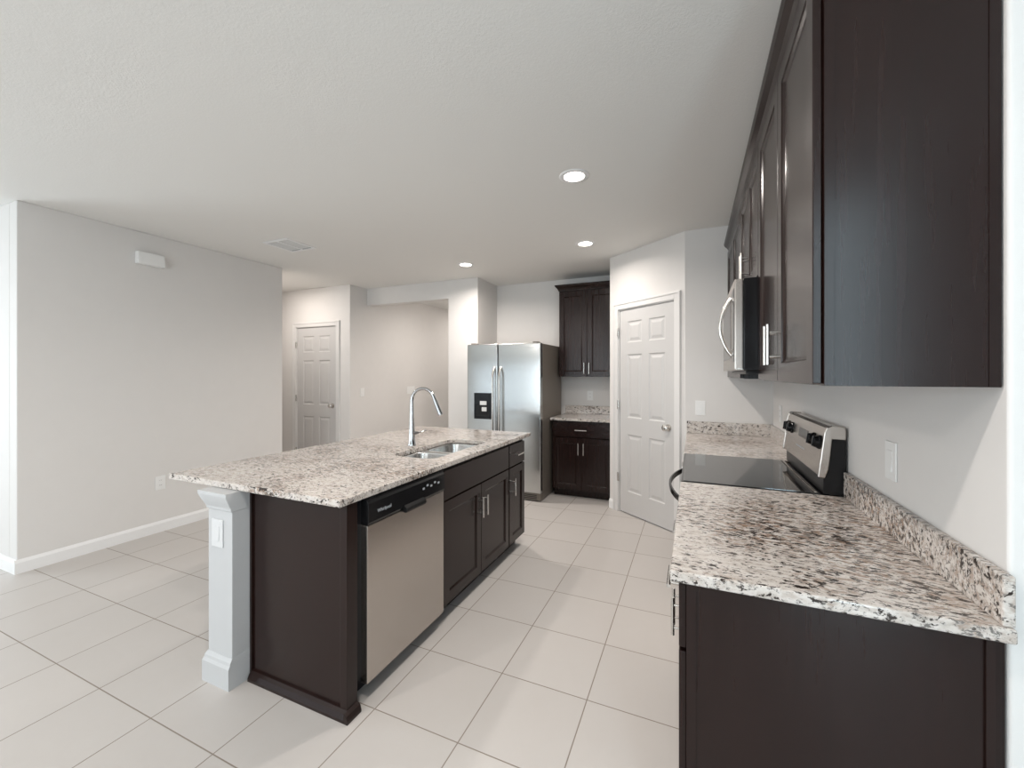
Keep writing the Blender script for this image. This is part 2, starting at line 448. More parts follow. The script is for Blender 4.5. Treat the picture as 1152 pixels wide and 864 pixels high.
for n_, xf, a, b in ((5, -7.245, -1.2, 0.5), (6, 3.045, -0.55, 0.95)):  # the right one is unseen, added to light the left wall
  z0, z1 = 0.45, 2.25; mid = (a+b)/2
  fr = MB()
  for q in ((a, a+t, z0, z1), (b-t, b, z0, z1), (mid-t/2, mid+t/2, z0, z1), (a+t, b-t, z0, z0+t), (a+t, b-t, z1-t, z1)):
    fr.box(xf-0.025, xf+0.025, q[0], q[1], q[2], q[3], 0.004)
  f = struct('window_%d' % n_, fr, 'trim_paint')
  pn = MB(); pn.box(xf-0.003, xf+0.003, a+t, mid-t/2, z0+t, z1-t); pn.box(xf-0.003, xf+0.003, mid+t/2, b-t, z0+t, z1-t); pn.build('pane', 'window_glass', f)

# baseboards
BH = 0.098
def baseprof(h=BH, d=0.014): return [(0, 0), (d, 0), (d, h*0.78), (d*0.55, h*0.93), (d*0.35, h), (0, h)]
def board(name, p0, p1, h=BH):
    """board along p0->p1, projecting to the right-hand side of travel"""
    p0, p1 = Vector(p0), Vector(p1); d = p1-p0
    m = MB(); m.prism(baseprof(h), 0, d.length, 'xz')
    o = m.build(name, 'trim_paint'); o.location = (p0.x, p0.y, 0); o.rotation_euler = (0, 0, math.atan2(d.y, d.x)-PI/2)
    return tag(o, kind='structure')
board('baseboard_left', (XL+0.0, YL0-0.014), (XL+0.0, YL1))
board('baseboard_left_return', (-7.2, YL0), (XL, YL0))
board('baseboard_hall_left', (-4.343, 4.37), (-4.343, 8.6))
board('baseboard_hall_door', (-7.2, 4.37), (HX0-0.085, 4.37))
board('baseboard_hall_corner', (HX1+0.085, 4.37), (-4.343, 4.37))
board('baseboard_pier', (-2.962, 4.70), (-2.525, 4.70))
board('baseboard_pantry', PA, PA+(PB-PA).normalized()*0.068)

# ------------------------------------------------------------------ panel doors
def six_panel(name, w_, h, flip=False):
    """door leaf x 0..w_, hinge side x=0, front y=0 looking to -Y"""
    st = 0.115*w_/0.76; mid = 0.10*w_/0.76; pw = (w_-2*st-mid)/2
    rows = [(0.235, 0.235+0.555), (0.965, 0.965+0.615), (1.70, h-0.115)]
    rows = [(0.22, 0.80), (0.97, 1.61), (1.73, h-0.12)]
    P_ = []
    for z0, z1 in rows:
        P_.append((st, st+pw, z0, z1)); P_.append((st+pw+mid, w_-st, z0, z1))
    m = MB(); m.add(panel_door(0, w_, 0.0, h, 0.036, P_, True, 0.008))
    return m
def casing(w_, h, cw=0.068, t=0.016, off=0.010):
    m = MB()
    prof = lambda a, b: [(a, 0), (b, 0), (b, -t*0.6), (b-(b-a)*0.35, -t), (a, -t)]
    x0, x1 = -off, w_+off; zt = h+off
    # outer frame with a stepped inner edge
    m.box(x0-cw, x0, -t, 0, 0, zt+cw, 0.003); m.box(x1, x1+cw, -t, 0, 0, zt+cw, 0.003); m.box(x0, x1, -t, 0, zt, zt+cw, 0.003)
    m.box(x0-cw+0.002, x0-cw+0.02, -t-0.006, -t, 0, zt+cw-0.002, 0.002); m.box(x1+cw-0.02, x1+cw-0.002, -t-0.006, -t, 0, zt+cw-0.002, 0.002)
    m.box(x0-cw+0.02, x1+cw-0.02, -t-0.006, -t, zt+cw-0.02, zt+cw-0.002, 0.002)
    return m
def jamb(w_, h, depth=0.11):
    m = MB(); t = 0.010
    m.box(-t, -0.001, 0.0, depth, 0, h+t); m.box(w_+0.001, w_+t, 0.0, depth, 0, h+t); m.box(-0.001, w_+0.001, 0.0, depth, h+0.001, h+t)
    m.box(-0.001, w_+0.001, 0.045, depth, 0, 0.004)
    return m
def door_unit(n, loc, rz, w_, h, knob_z, hinge_zs, knob_side, lever_mat='nickel'):
    root = bpy.data.objects.new('door_%d' % n, None); COL.objects.link(root); root.location = loc; root.rotation_euler = (0, 0, rz)
    tag(root, kind='structure')
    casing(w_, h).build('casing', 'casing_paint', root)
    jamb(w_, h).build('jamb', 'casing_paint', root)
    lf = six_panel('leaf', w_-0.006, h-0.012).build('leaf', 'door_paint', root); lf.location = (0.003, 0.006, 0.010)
    edge_bevel(lf, 0.0015)
    kx = w_-0.07 if knob_side > 0 else 0.07
    k = MB(); k.lathe([(0, 0), (0.032, 0), (0.032, 0.006), (0.012, 0.010), (0.012, 0.030), (0.022, 0.036), (0.029, 0.048), (0.028, 0.060), (0.018, 0.068), (0, 0.070)], axis='-Y')
    ko = k.build('knob', lever_mat, lf, smooth=True); ko.location = (kx, 0, knob_z); tag(ko, 'satin nickel round knob')
    for z in hinge_zs:
        hg = MB(); hg.cyl((0, -0.010, -0.045), (0, -0.010, 0.045), 0.0065, seg=12); hg.box(-0.011, -0.001, -0.018, -0.002, -0.044, 0.044, 0.001)
        ho = hg.build('hinge', 'nickel', root, smooth=True); ho.location = (-0.002, -0.004, z)
    return root
door_unit(1, (PA.x+math.cos(PANG)*(D0+0.010), PA.y+math.sin(PANG)*(D0+0.010), 0), PANG, D1-D0-0.020, DH-0.010, 0.935-0.01, (0.36, 1.105, 1.855), 1)
door_unit(2, (HX0+0.010, 4.37, 0), 0, HX1-HX0-0.020, HDH-0.010, 0.965, (0.30, 1.07, 1.85), 1)

# ------------------------------------------------------------------ slabs
def loop_pts(x0, x1, y0, y1, r, n=8):
    out = []
    for cx, cy, a0 in ((x1-r, y1-r, 0), (x0+r, y1-r, 90), (x0+r, y0+r, 180), (x1-r, y0+r, 270)):
        for k in range(n+1):
            a = math.radians(a0+90*k/n); out.append((cx+r*math.cos(a), cy+r*math.sin(a)))
    return out
def slab_mb(outer, holes, z1, t):
    b = bmesh.new(); es = []
    for lp in [outer]+holes:
        vs = [b.verts.new((x, y, z1)) for x, y in lp]
        es += [b.edges.new((vs[i], vs[(i+1)%len(vs)])) for i in range(len(vs))]
    bmesh.ops.triangle_fill(b, use_beauty=True, use_dissolve=False, edges=es, normal=(0, 0, 1))
    r = bmesh.ops.extrude_face_region(b, geom=b.faces[:])
    bmesh.ops.translate(b, vec=(0, 0, -t), verts=[v for v in r['geom'] if isinstance(v, bmesh.types.BMVert)])
    bmesh.ops.recalc_face_normals(b, faces=b.faces[:]); m = MB(); m.add(b); return m
ZC, ST = 0.914, 0.030
SX0, SX1, SY0, SY1 = -1.735, -1.412, 2.075, 2.795       # sink cut-out
o = slab_mb([(-2.447, 1.243), (-1.288, 1.243), (-1.288, 3.361), (-2.447, 3.361)], [loop_pts(SX0, SX1, SY0, SY1, 0.075)], ZC, ST).build('granite_countertop', 'granite')
edge_bevel(o, 0.005, 3); tag(o, 'large speckled granite island top with an undermount sink cut into it', 'countertop')

# ------------------------------------------------------------------ island
IX = -1.316            # carcass fronts, doors 20 mm proud (facing +X)
IXB = -1.885
# end panel nearest the camera with its corner post and shoe moulding
pn = thing('end_panel', (-1.60, 1.30, 0), 0, 'dark espresso end panel of the island, between white post and dishwasher', 'cabinet panel')
def rel(mb, name, mat, root, smooth=False):
    o = mb.build(name, mat, root, smooth); bmesh_shift(o, -Vector(root.location)); return o
def bmesh_shift(o, v):
    for x in o.data.vertices: x.co += v
m = MB(); m.box(-1.888, -1.338, 1.300, 1.316, 0.0, 0.883); rel(m, 'panel', 'espresso', pn)
m = MB(); m.box(-1.338, -1.300, 1.292, 1.350, 0.0, 0.883, 0.002); rel(m, 'corner_post', 'espresso', pn)
m = MB(); m.box(-1.898, -1.884, 1.291, 1.2995, 0.0, 0.883, 0.002); rel(m, 'edge_strip', 'espresso', pn)
m = MB()
m.prism([(1.2995, 0), (1.272, 0), (1.272, 0.012), (1.281, 0.030), (1.2915, 0.040), (1.2995, 0.042)], -1.886, -1.300, 'yz')
rel(m, 'shoe_moulding', 'espresso_rail', pn)
m = MB(); m.prism([(-1.2995, 0), (-1.278, 0), (-1.278, 0.012), (-1.285, 0.030), (-1.2995, 0.040)], 1.272, 1.350, 'xz')
rel(m, 'shoe_return', 'espresso_rail', pn)

# white post and knee wall carrying the overhang
kp = thing('island_post', (-1.985, 1.30, 0), 0, 'white square post with moulded cap and base under the island overhang', 'post')
X0, X1, Y0, Y1 = -2.072, -1.902, 1.213, 1.383
m = MB(); m.box(X0, X1, Y0, Y1, 0.125, 0.80, 0.003); rel(m, 'shaft', 'post_paint_dimmed', kp)
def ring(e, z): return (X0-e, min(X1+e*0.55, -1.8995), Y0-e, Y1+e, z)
m = MB(); m.loft([ring(0.018, 0.0), ring(0.018, 0.095), ring(0.012, 0.108), ring(0.010, 0.120), ring(0.003, 0.132), ring(0.0015, 0.136)]); o = rel(m, 'base', 'post_paint_dimmed', kp)
m = MB(); m.loft([ring(0.0015, 0.795), ring(0.006, 0.800), ring(0.007, 0.812), ring(0.012, 0.822), ring(0.020, 0.840), ring(0.028, 0.862), ring(0.030, 0.870), ring(0.030, 0.883)]); rel(m, 'cap', 'post_paint_dimmed', kp)
kw = MB(); kw.box(-2.045, -1.925, 1.384+0.02, 3.235, 0.0, 0.8835)
tag(kw.build('knee_wall', 'wall_paint'), 'painted low wall behind the island cabinets, under the granite overhang', 'low wall')

# dishwasher
DW0, DW1 = 1.392, 1.998
dw = thing('dishwasher', (IX, DW0, 0), PI/2, 'stainless dishwasher with black control strip built into the island', 'dishwasher')
W_ = DW1-DW0
MB().box(0.004, W_-0.004, 0.012, 0.55, 0.10, 0.868, 0.002).build('tub', 'black_satin', dw)
MB().box(-0.034, 0.0035, 0.006, 0.03, 0.10, 0.882).build('side_filler', 'black_satin', dw)
m = MB(); m.box(0.003, W_-0.003, -0.028, 0.010, 0.078, 0.762, 0.004, 3); d_ = m.build('door', 'stainless', dw)
m = MB()
m.prism([(0.010, 0.765), (-0.030, 0.765), (-0.034, 0.775), (-0.034, 0.858), (-0.026, 0.868), (-0.026, 0.876), (0.010, 0.876)], 0.003, W_-0.003, 'yz')
cp = m.build('control_panel', 'black_gloss', dw); edge_bevel(cp, 0.002)
m = MB(); m.prism([(-0.030, 0.765), (-0.030, 0.750), (-0.046, 0.748), (-0.052, 0.757), (-0.048, 0.770), (-0.0345, 0.782)], 0.245, 0.405, 'yz')
tag(m.build('door_pull', 'black_gloss', dw), 'black pocket handle lip')
for k in range(5):
    z = 0.825 + (0.010 if k % 2 else 0.0)
    b = MB(); b.box(0.395+k*0.034, 0.411+k*0.034, -0.0362, -0.0342, z-0.006, z+0.004, 0.0006); b.build('button', 'button_grey', cp)
MB().box(0.02, W_-0.02, 0.06, 0.075, 0.0, 0.095).build('toe_panel', 'black_satin', dw)
def text_mesh(s, size, mat, name, parent, loc, rot, ext=0.0006, sx=1.0):
    c = bpy.data.curves.new(name, 'FONT'); c.body = s; c.size = size; c.extrude = ext; c.align_x = 'CENTER'; c.align_y = 'CENTER'
    t = bpy.data.objects.new(name+'_src', c); COL.objects.link(t)
    bpy.context.view_layer.update()
    me = bpy.data.meshes.new_from_object(t.evaluated_get(bpy.context.evaluated_depsgraph_get()))
    bpy.data.objects.remove(t); me.materials.clear(); me.materials.append(M[mat])
    o = bpy.data.objects.new(name, me); COL.objects.link(o); o.parent = parent; o.location = loc; o.rotation_euler = rot; o.scale = (sx, 1, 1); return o
text_mesh('Whirlpool', 0.022, 'button_grey', 'badge', cp, (0.105, -0.0350, 0.812), (PI/2, 0, 0))

# island cabinets
def island_cab(y0, y1, label):
    t = thing('base_cabinet', (IX, y0, 0), PI/2, label, 'base cabinet')
    carcass(t, y1-y0, IX-IXB, 0.0, 0.8835, toe=0.088)
    return t
c1 = island_cab(2.004, 2.922, 'wide espresso sink base in the island with a blank drawer front and two doors'); w1 = 0.918
cab_front(c1, 'panel', 0.004, w1-0.006, 0.697, 0.866, name='false_front')
cab_front(c1, 'door', 0.004, w1/2, 0.095, 0.690, (w1/2-0.032, 0.545, True))
cab_front(c1, 'door', w1/2, w1-0.006, 0.095, 0.690, (w1/2+0.032, 0.545, True))
c2 = island_cab(2.923, 3.240, 'narrow espresso island cabinet, one drawer over one door, farthest end of island'); w2 = 0.317
cab_front(c2, 'drawer', 0.006, w2-0.002, 0.697, 0.866, (w2/2, 0.782, False))
cab_front(c2, 'door', 0.006, w2-0.002, 0.095, 0.690, (0.048, 0.545, True))

# sink: steel flange under the slab with two bowls
sk = thing('kitchen_sink', (-1.57, 2.43, 0.884), 0, 'stainless double bowl sink set in the island granite', 'sink')
def bowl(x0, x1, y0, y1, r, dep, name, parent, loc):
    m = MB(); b = m.bm; zt = ZC-ST-0.001
    spec = [(0.0, zt), (0.004, zt-0.012), (0.010, zt-dep+0.035), (0.022, zt-dep+0.010), (0.040, zt-dep)]
    rings = []
    for e, z in spec:
        rings.append([b.verts.new((x, y, z)) for x, y in loop_pts(x0+e, x1-e, y0+e, y1-e, max(0.012, r-e*0.4), 8)])
    for r0, r1 in zip(rings, rings[1:]):
        n = len(r0)
        for k in range(n): b.faces.new((r0[k], r0[(k+1)%n], r1[(k+1)%n], r1[k]))
    b.faces.new(rings[-1])
    bmesh.ops.recalc_face_normals(b, faces=b.faces[:])
    o = m.build(name, 'sink_steel', parent, True); bmesh_shift(o, -Vector(loc))
    so = o.modifiers.new('thick', 'SOLIDIFY'); so.thickness = 0.0012; so.offset = -1
    return o
A0 = (SX0-0.008, SX1+0.008, SY0-0.008, 2.402, 0.075); B0 = (SX0-0.008, SX1+0.008, 2.430, SY1+0.008, 0.075)
bowl(*A0, 0.17, 'basin', sk, sk.location); bowl(*B0, 0.20, 'basin', sk, sk.location)
m = slab_mb(loop_pts(SX0-0.028, SX1+0.028, SY0-0.028, SY1+0.028, 0.085), [loop_pts(*A0), loop_pts(*B0)], ZC-ST-0.0005, 0.0015)
rel(m, 'flange', 'sink_steel', sk)
for cy, dep in ((2.235, 0.17), (2.615, 0.20)):
    m = MB(); z = ZC-ST-0.001-dep
    m.lathe([(0, z+0.002), (0.030, z+0.002), (0.034, z+0.006), (0.045, z+0.004), (0.047, z+0.001), (0.0, z+0.0005)], (-1.60, cy, 0)); rel(m, 'drain', 'chrome', sk, True)

# faucet
fc = thing('kitchen_faucet', (-1.832, 2.425, ZC), 0, 'tall chrome gooseneck pull-down faucet behind the island sink', 'faucet')
m = MB(); m.lathe([(0, 0), (0.029, 0), (0.029, 0.006), (0.0245, 0.016), (0.020, 0.09), (0.0165, 0.17), (0.0135, 0.25), (0.012, 0.30), (0, 0.30)], seg=28)
m.build('body', 'chrome', fc, True)
pts = [(0, 0, 0.295)]
R_ = 0.088; ux, uy = math.cos(0.12), math.sin(0.12)
zc_ = 0.315
for k in range(0, 23):
    a = PI - k*math.radians(160)/22
    pts.append((ux*(R_+R_*math.cos(a)), uy*(R_+R_*math.cos(a)), zc_+R_*math.sin(a)))
lp = Vector(pts[-1]); dn = (Vector(pts[-1])-Vector(pts[-2])).normalized()
pts.append(tuple(lp+dn*0.02))
MB().tube(pts, 0.0118).build('spout', 'chrome', fc, True)
m = MB(); s0 = lp+dn*0.021; m.cyl(s0, s0+dn*0.11, 0.0135, 0.0175, 24); m.cyl(s0+dn*0.11, s0+dn*0.116, 0.0165, 0.0150, 24)
m.build('spray_head', 'chrome', fc, True)
m = MB(); m.cyl((0.010, 0.012, 0.085), (0.028, 0.034, 0.085), 0.014, 0.012); m.tube([(0.026, 0.032, 0.087), (0.045, 0.062, 0.094), (0.062, 0.094, 0.098)], [0.006, 0.0045, 0.0035])
m.build('lever', 'chrome', fc, True)

# ------------------------------------------------------------------ right-hand base run
RX = -0.015            # carcass front plane (faces -X)
RY0, RYS0, RYS1 = 1.178, 2.113, 2.873
t = thing('granite_countertop', (0.25, 1.6, ZC), 0, 'near stretch of speckled granite counter with backsplash, right of the range handle', 'countertop')
m = MB(); m.box(-0.055, XW-0.001, 1.143, RYS0-0.003, ZC-ST, ZC); o = rel(m, 'slab', 'granite', t); edge_bevel(o, 0.005, 3)
m = MB(); m.box(XW-0.0205, XW-0.0008, 1.150, RYS0-0.003, ZC+0.0002, ZC+0.102); o = rel(m, 'backsplash', 'granite', t); edge_bevel(o, 0.003, 2)
t = thing('granite_countertop', (0.25, 3.3, ZC), 0, 'far stretch of speckled granite counter in the corner beyond the range', 'countertop')
m = MB(); m.box(-0.055, XW-0.001, RYS1+0.003, YS-0.001, ZC-ST, ZC); o = rel(m, 'slab', 'granite', t); edge_bevel(o, 0.005, 3)
m = MB(); m.box(XW-0.0205, XW-0.0008, RYS1+0.003, YS-0.0212, ZC+0.0002, ZC+0.102); o = rel(m, 'backsplash', 'granite', t); edge_bevel(o, 0.003, 2)
m = MB(); m.box(-0.050, XW-0.0008, YS-0.0205, YS-0.0008, ZC+0.0002, ZC+0.102); o = rel(m, 'backsplash', 'granite', t); edge_bevel(o, 0.003, 2)

def right_cab(ya, yb, label):                       # local x=0 at the far end yb, runs towards the camera
    t = thing('base_cabinet', (RX, yb, 0), -PI/2, label, 'base cabinet')
    carcass(t, yb-ya, XW-0.004-RX, 0.0, 0.8835, toe=0.088)
    return t
wA = RYS0-0.004-RY0
rc = right_cab(RY0, RYS0-0.004, 'dark espresso base cabinet nearest the camera, at the end of the right counter')
half = wA/2
for k in range(2):
    x0, x1 = (0.006, half) if k == 0 else (half, wA-0.004)
    cab_front(rc, 'drawer', x0, x1, 0.697, 0.866, ((x0+x1)/2+0.03, 0.790, False))
    cab_front(rc, 'door', x0, x1, 0.095, 0.690, ((x1-0.035 if k == 0 else x0+0.035), 0.545, True))
# finished end panel with trims facing the camera
m = MB(); m.box(wA+0.0005, wA+0.010, 0.0, 0.572, 0.0, 0.8832); m.build('end_panel', 'espresso', rc)
for y0, y1 in ((-0.001, 0.022), (0.562, 0.576)):
    MB().box(wA+0.0105, wA+0.016, y0, y1, 0.0, 0.8832, 0.001).build('edge_trim', 'espresso', rc)
rc2 = right_cab(RYS1+0.004, YS-0.012, 'dark espresso base cabinet beyond the range, under the corner counter'); wB = YS-0.012-RYS1-0.004
cab_front(rc2, 'drawer', 0.004, wB/2, 0.697, 0.866, (wB/4, 0.790, False)); cab_front(rc2, 'drawer', wB/2, wB-0.004, 0.697, 0.866, (wB*0.75, 0.790, False))
cab_front(rc2, 'door', 0.004, wB/2, 0.095, 0.690, (wB/2-0.035, 0.545, True)); cab_front(rc2, 'door', wB/2, wB-0.004, 0.095, 0.690, (wB/2+0.035, 0.545, True))

# ------------------------------------------------------------------ range
rg = thing('electric_range', (RX, RYS1, 0), -PI/2, 'stainless electric range with black glass cooktop and rear control panel', 'range')
RW = RYS1-RYS0
MB().box(0.003, RW-0.003, 0.0, 0.555, 0.02, 0.900, 0.002).build('body', 'black_satin', rg)
m = MB(); m.box(0.006, RW-0.006, -0.035, -0.002, 0.27, 0.862, 0.006, 3); od = m.build('oven_door', 'stainless', rg)
m = MB(); m.box(0.13, RW-0.13, -0.0375, -0.0352, 0.38, 0.68, 0.001); m.build('oven_window', 'black_gloss', od)
m = MB(); m.box(0.006, RW-0.006, -0.033, -0.002, 0.06, 0.262, 0.006, 3); m.build('storage_drawer', 'stainless', rg)
# bowed oven handle
m = MB(); pts = []
n = 22
for k in range(n+1):
    u = k/n; x = 0.05+(RW-0.10)*u; y = -0.040-0.062*math.sin(PI*u)**0.75; pts.append((x, y, 0.815))
t_ = bmesh.new(); prev = None
for (x, y, z) in pts:
    pr = [t_.verts.new((x, y+dy, z+dz)) for dy, dz in ((-0.007, -0.013), (0.005, -0.015), (0.005, 0.015), (-0.007, 0.013))]
    if prev:
        for k in range(4): t_.faces.new((prev[k], prev[(k+1)%4], pr[(k+1)%4], pr[k]))
    else: t_.faces.new(pr)
    prev = pr
t_.faces.new(prev[::-1]); bmesh.ops.recalc_face_normals(t_, faces=t_.faces[:]); m.add(t_)
hd = m.build('handle', 'black_gloss', od, True); edge_bevel(hd, 0.003)
m = MB(); m.box(0.0, RW, -0.038, 0.505, 0.900, 0.9145, 0.004, 3); ct = m.build('cooktop_frame', 'black_gloss', rg)
m = MB(); m.box(0.012, RW-0.012, -0.028, 0.480, 0.9146, 0.9165, 0.0008); gl = m.build('glass_top', 'ceramic_glass', rg)
m = MB(); m.box(0.016, RW-0.016, 0.485, 0.497, 0.9146, 0.921, 0.002); m.build('guard_reflection', 'stainless', rg)  # steel strip standing in for the backguard's bright line reflected in the glass
# backguard: black housing, stainless face and end caps, local y grows towards the wall
gy = lambda X: X-RX
m = MB(); m.prism([(gy(0.500), 0.9166), (gy(0.575), 0.9166), (gy(0.575), 1.150), (gy(0.532), 1.150), (gy(0.520), 1.020), (gy(0.500), 0.985)], 0.006, RW-0.006, 'yz')
m.build('backguard_housing', 'black_satin', rg)
prof = [(gy(0.484), 0.990), (gy(0.500), 0.986), (gy(0.519), 1.019), (gy(0.5315), 1.1505), (gy(0.5745), 1.1505), (gy(0.5745), 1.186), (gy(0.566), 1.196), (gy(0.530), 1.198), (gy(0.515), 1.190), (gy(0.507), 1.172)]
m = MB(); m.prism(prof, 0.014, RW-0.014, 'yz'); bgd = m.build('control_face', 'stainless', rg); edge_bevel(bgd, 0.002)
e = 0.004
for x0, x1 in ((0.0, 0.0138), (RW-0.0138, RW)):
    prof2 = [(gy(0.480), 0.985), (gy(0.504), 0.982), (gy(0.5165), 1.019), (gy(0.529), 1.1465), (gy(0.5755), 1.1465), (gy(0.5755), 1.190), (gy(0.568), 1.200), (gy(0.528), 1.203), (gy(0.511), 1.195), (gy(0.503), 1.175)]
    m = MB(); m.prism(prof2, x0, x1, 'yz'); c_ = m.build('end_cap', 'stainless', rg); edge_bevel(c_, 0.003, 3); tag(c_, 'rounded satin metal end cap')
# knobs on the sloped face
nrm = Vector((0, -(1.172-0.990), (0.507-0.484))).normalized()
def on_face(z): return gy(0.484+(z-0.990)/(1.172-0.990)*(0.507-0.484))
qrot = Vector((0, 0, 1)).rotation_difference(nrm).to_matrix().to_4x4()
for yk in (2.175, 2.27, 2.71, 2.80):
    x = RYS1-yk; z = 1.125
    b = bmesh.new(); m = MB(); m.lathe([(0, 0), (0.030, 0), (0.030, 0.006), (0.0255, 0.010), (0.0235, 0.022), (0.020, 0.025), (0, 0.025)], seg=24)
    m.box(-0.004, 0.004, -0.022, 0.022, 0.024, 0.029, 0.001)
    bmesh.ops.transform(m.bm, matrix=Matrix.Translation((x, on_face(z)-0.0002, z)) @ qrot, verts=m.bm.verts)
    b.free(); m.build('knob', 'black_gloss', bgd, True)
m = MB(); m.box(-0.085, 0.085, -0.022, 0.022, 0.0, 0.0015, 0.0005)
bmesh.ops.transform(m.bm, matrix=Matrix.Translation((RYS1-2.47, on_face(1.125)-0.0002, 1.125)) @ qrot, verts=m.bm.verts); m.build('display', 'black_gloss', bgd)
for k in range(6):
    m = MB(); m.box(-0.006, 0.006, -0.004, 0.004, 0.0, 0.001)
    bmesh.ops.transform(m.bm, matrix=Matrix.Translation((RYS1-2.56+k*0.028, on_face(1.055)-0.0002, 1.055)) @ qrot, verts=m.bm.verts); m.build('button', 'button_grey', bgd)

# ------------------------------------------------------------------ right-hand wall cabinets
UX = 0.282; UZ0, UZ1 = 1.390, 2.440
def upper(ya, yb, z0, z1, label):
    t = thing('upper_cabinet', (UX, yb, 0), -PI/2, label, 'wall cabinet')
    m = MB(); tt = 0.016; w_ = yb-ya; d = XW-0.003-UX
    m.box(0, tt, 0, d, z0, z1); m.box(w_-tt, w_, 0, d, z0, z1); m.box(tt, w_-tt, 0, d, z1-tt, z1); m.box(tt, w_-tt, 0.02, d, z0+0.008, z0+0.008+tt); m.box(tt, w_-tt, d-0.006, d, z0+0.024, z1-tt)
    m.box(tt, w_-tt, 0, 0.019, z0, z0+0.035); m.box(w_/2-0.02, w_/2+0.02, 0, 0.019, z0+0.035, z1-tt)
    m.build('body', 'espresso', t)
    return t, w_
u1, wu = upper(1.190, RYS0-0.002, UZ0, UZ1, 'large dark espresso wall cabinet nearest the camera, glossy side facing the room')
hu = wu/2
cab_front(u1, 'door', 0.003, hu, UZ0+0.003, UZ1-0.012, (hu-0.034, UZ0+0.127, True)); cab_front(u1, 'door', hu, wu-0.010, UZ0+0.003, UZ1-0.012, (hu+0.034, UZ0+0.127, True))
for y0, y1 in ((0.0, 0.020), (0.282, 0.300)):
    MB().box(wu+0.0004, wu+0.0024, y0, y1, UZ0, UZ1, 0.0006).build('edge_trim', 'espresso', u1)
u2, w2u = upper(RYS0, RYS1, 1.853, UZ1, 'short dark wall cabinet directly above the microwave')
cab_front(u2, 'door', 0.003, w2u/2, 1.857, UZ1-0.012, (w2u/2-0.034, 1.98, True)); cab_front(u2, 'door', w2u/2, w2u-0.003, 1.857, UZ1-0.012, (w2u/2+0.034, 1.98, True))
u3, w3u = upper(RYS1+0.002, YS-0.004, UZ0, UZ1, 'dark wall cabinet in the corner beyond the microwave')
cab_front(u3, 'door', 0.003, w3u/2, UZ0+0.003, UZ1-0.012, (w3u/2-0.034, UZ0+0.127, True)); cab_front(u3, 'door', w3u/2, w3u-0.003, UZ0+0.003, UZ1-0.012, (w3u/2+0.034, UZ0+0.127, True))
def crown_prof(x, z, s=1):     # outward = -x
    return [(x, z), (x-0.006, z), (x-0.010, z+0.012), (x-0.022, z+0.034), (x-0.040, z+0.052), (x-0.046, z+0.066), (x-0.046, z+0.074), (x, z+0.074)]
m = MB(); m.prism(crown_prof(UX-0.001, UZ1-0.010+0.0005), 1.187, YS-0.003, 'xz')
m.prism([(a, b) for a, b in [(UX-0.0005, UZ1+0.0005), (XW-0.003, UZ1+0.0005), (XW-0.003, UZ1+0.064), (UX-0.0005, UZ1+0.064)]], 1.187, 1.205, 'xz')
o = m.build('crown_moulding', 'espresso_rail'); tag(o, 'dark crown moulding running along the top of the right wall cabinets', 'moulding')

# microwave
mw = thing('microwave_oven', (0.2065, RYS1-0.002, 1.435), -PI/2, 'stainless over-the-range microwave with curved handle, under the short cabinet', 'microwave')
MW = RYS1-RYS0-0.004; MH = 0.413
m = MB(); m.box(0, MW, 0.0, XW-0.004-0.2065, 0.0, MH, 0.003); m.build('case', 'black_gloss', mw)
m = MB(); m.box(0, MW, -0.036, -0.001, 0.002, MH-0.002, 0.006, 3); md = m.build('door', 'stainless', mw)
m = MB(); m.box(0.05, MW-0.20, -0.0375, -0.0362, 0.06, MH-0.07, 0.0006); m.build('door_window', 'black_gloss', md)
m = MB(); m.box(MW-0.125, MW-0.02, -0.0375, -0.0362, 0.04, MH-0.04, 0.0006); m.build('keypad', 'black_gloss', md)
pts = []
for k in range(25):
    u = k/24; pts.append((MW-0.165, -0.037-0.048*math.sin(PI*u)**0.8, 0.075+0.275*u))
m = MB(); m.tube(pts, 0.0085, 16); tag(m.build('handle', 'nickel', md, True), 'curved vertical silver handle')
m = MB(); m.box(0.02, MW-0.02, 0.01, 0.06, -0.016, -0.0005, 0.003); m.box(0.08, 0.30, 0.10, 0.30, -0.006, -0.0005, 0.001); m.box(MW-0.30, MW-0.08, 0.10, 0.30, -0.006, -0.0005, 0.001); m.build('underside_vent', 'black_satin', mw)

# ------------------------------------------------------------------ kitchen end wall
BX0, BX1, BY = -1.512, -0.8165, 4.662
t = thing('granite_countertop', (-1.17, 4.95, ZC), 0, 'short granite counter with backsplash between the refrigerator and pantry wall', 'countertop')
m = MB(); m.box(-1.530, BX1, BY-0.040, YK-0.001, ZC-ST, ZC); o = rel(m, 'slab', 'granite', t); edge_bevel(o, 0.005, 3)
m = MB(); m.box(-1.530, BX1, YK-0.0205, YK-0.0008, ZC+0.0002, ZC+0.102); o = rel(m, 'backsplash', 'granite', t); edge_bevel(o, 0.003)
bw = BX1-0.001-BX0
bc = thing('base_cabinet', (BX0, BY, 0), 0, 'black-brown base cabinet beside the refrigerator, one drawer over two doors', 'base cabinet')
carcass(bc, bw, YK-0.004-BY, 0.0, 0.8835, toe=0.088)
cab_front(bc, 'drawer', 0.006, bw-0.006, 0.697, 0.866, (bw/2, 0.782, False))
cab_front(bc, 'door', 0.006, bw/2, 0.095, 0.690, (bw/2-0.030, 0.570, True)); cab_front(bc, 'door', bw/2, bw-0.006, 0.095, 0.690, (bw/2+0.030, 0.570, True))
UBY = 4.955
bu = thing('upper_cabinet', (-1.520, UBY, 0), 0, 'dark two-door wall cabinet right of the refrigerator with crown trim', 'wall cabinet'); bw2 = BX1-0.001+1.520
m = MB(); m.box(0, bw2, 0, YK-0.003-UBY, UZ0, UZ1); m.build('body', 'espresso', bu)
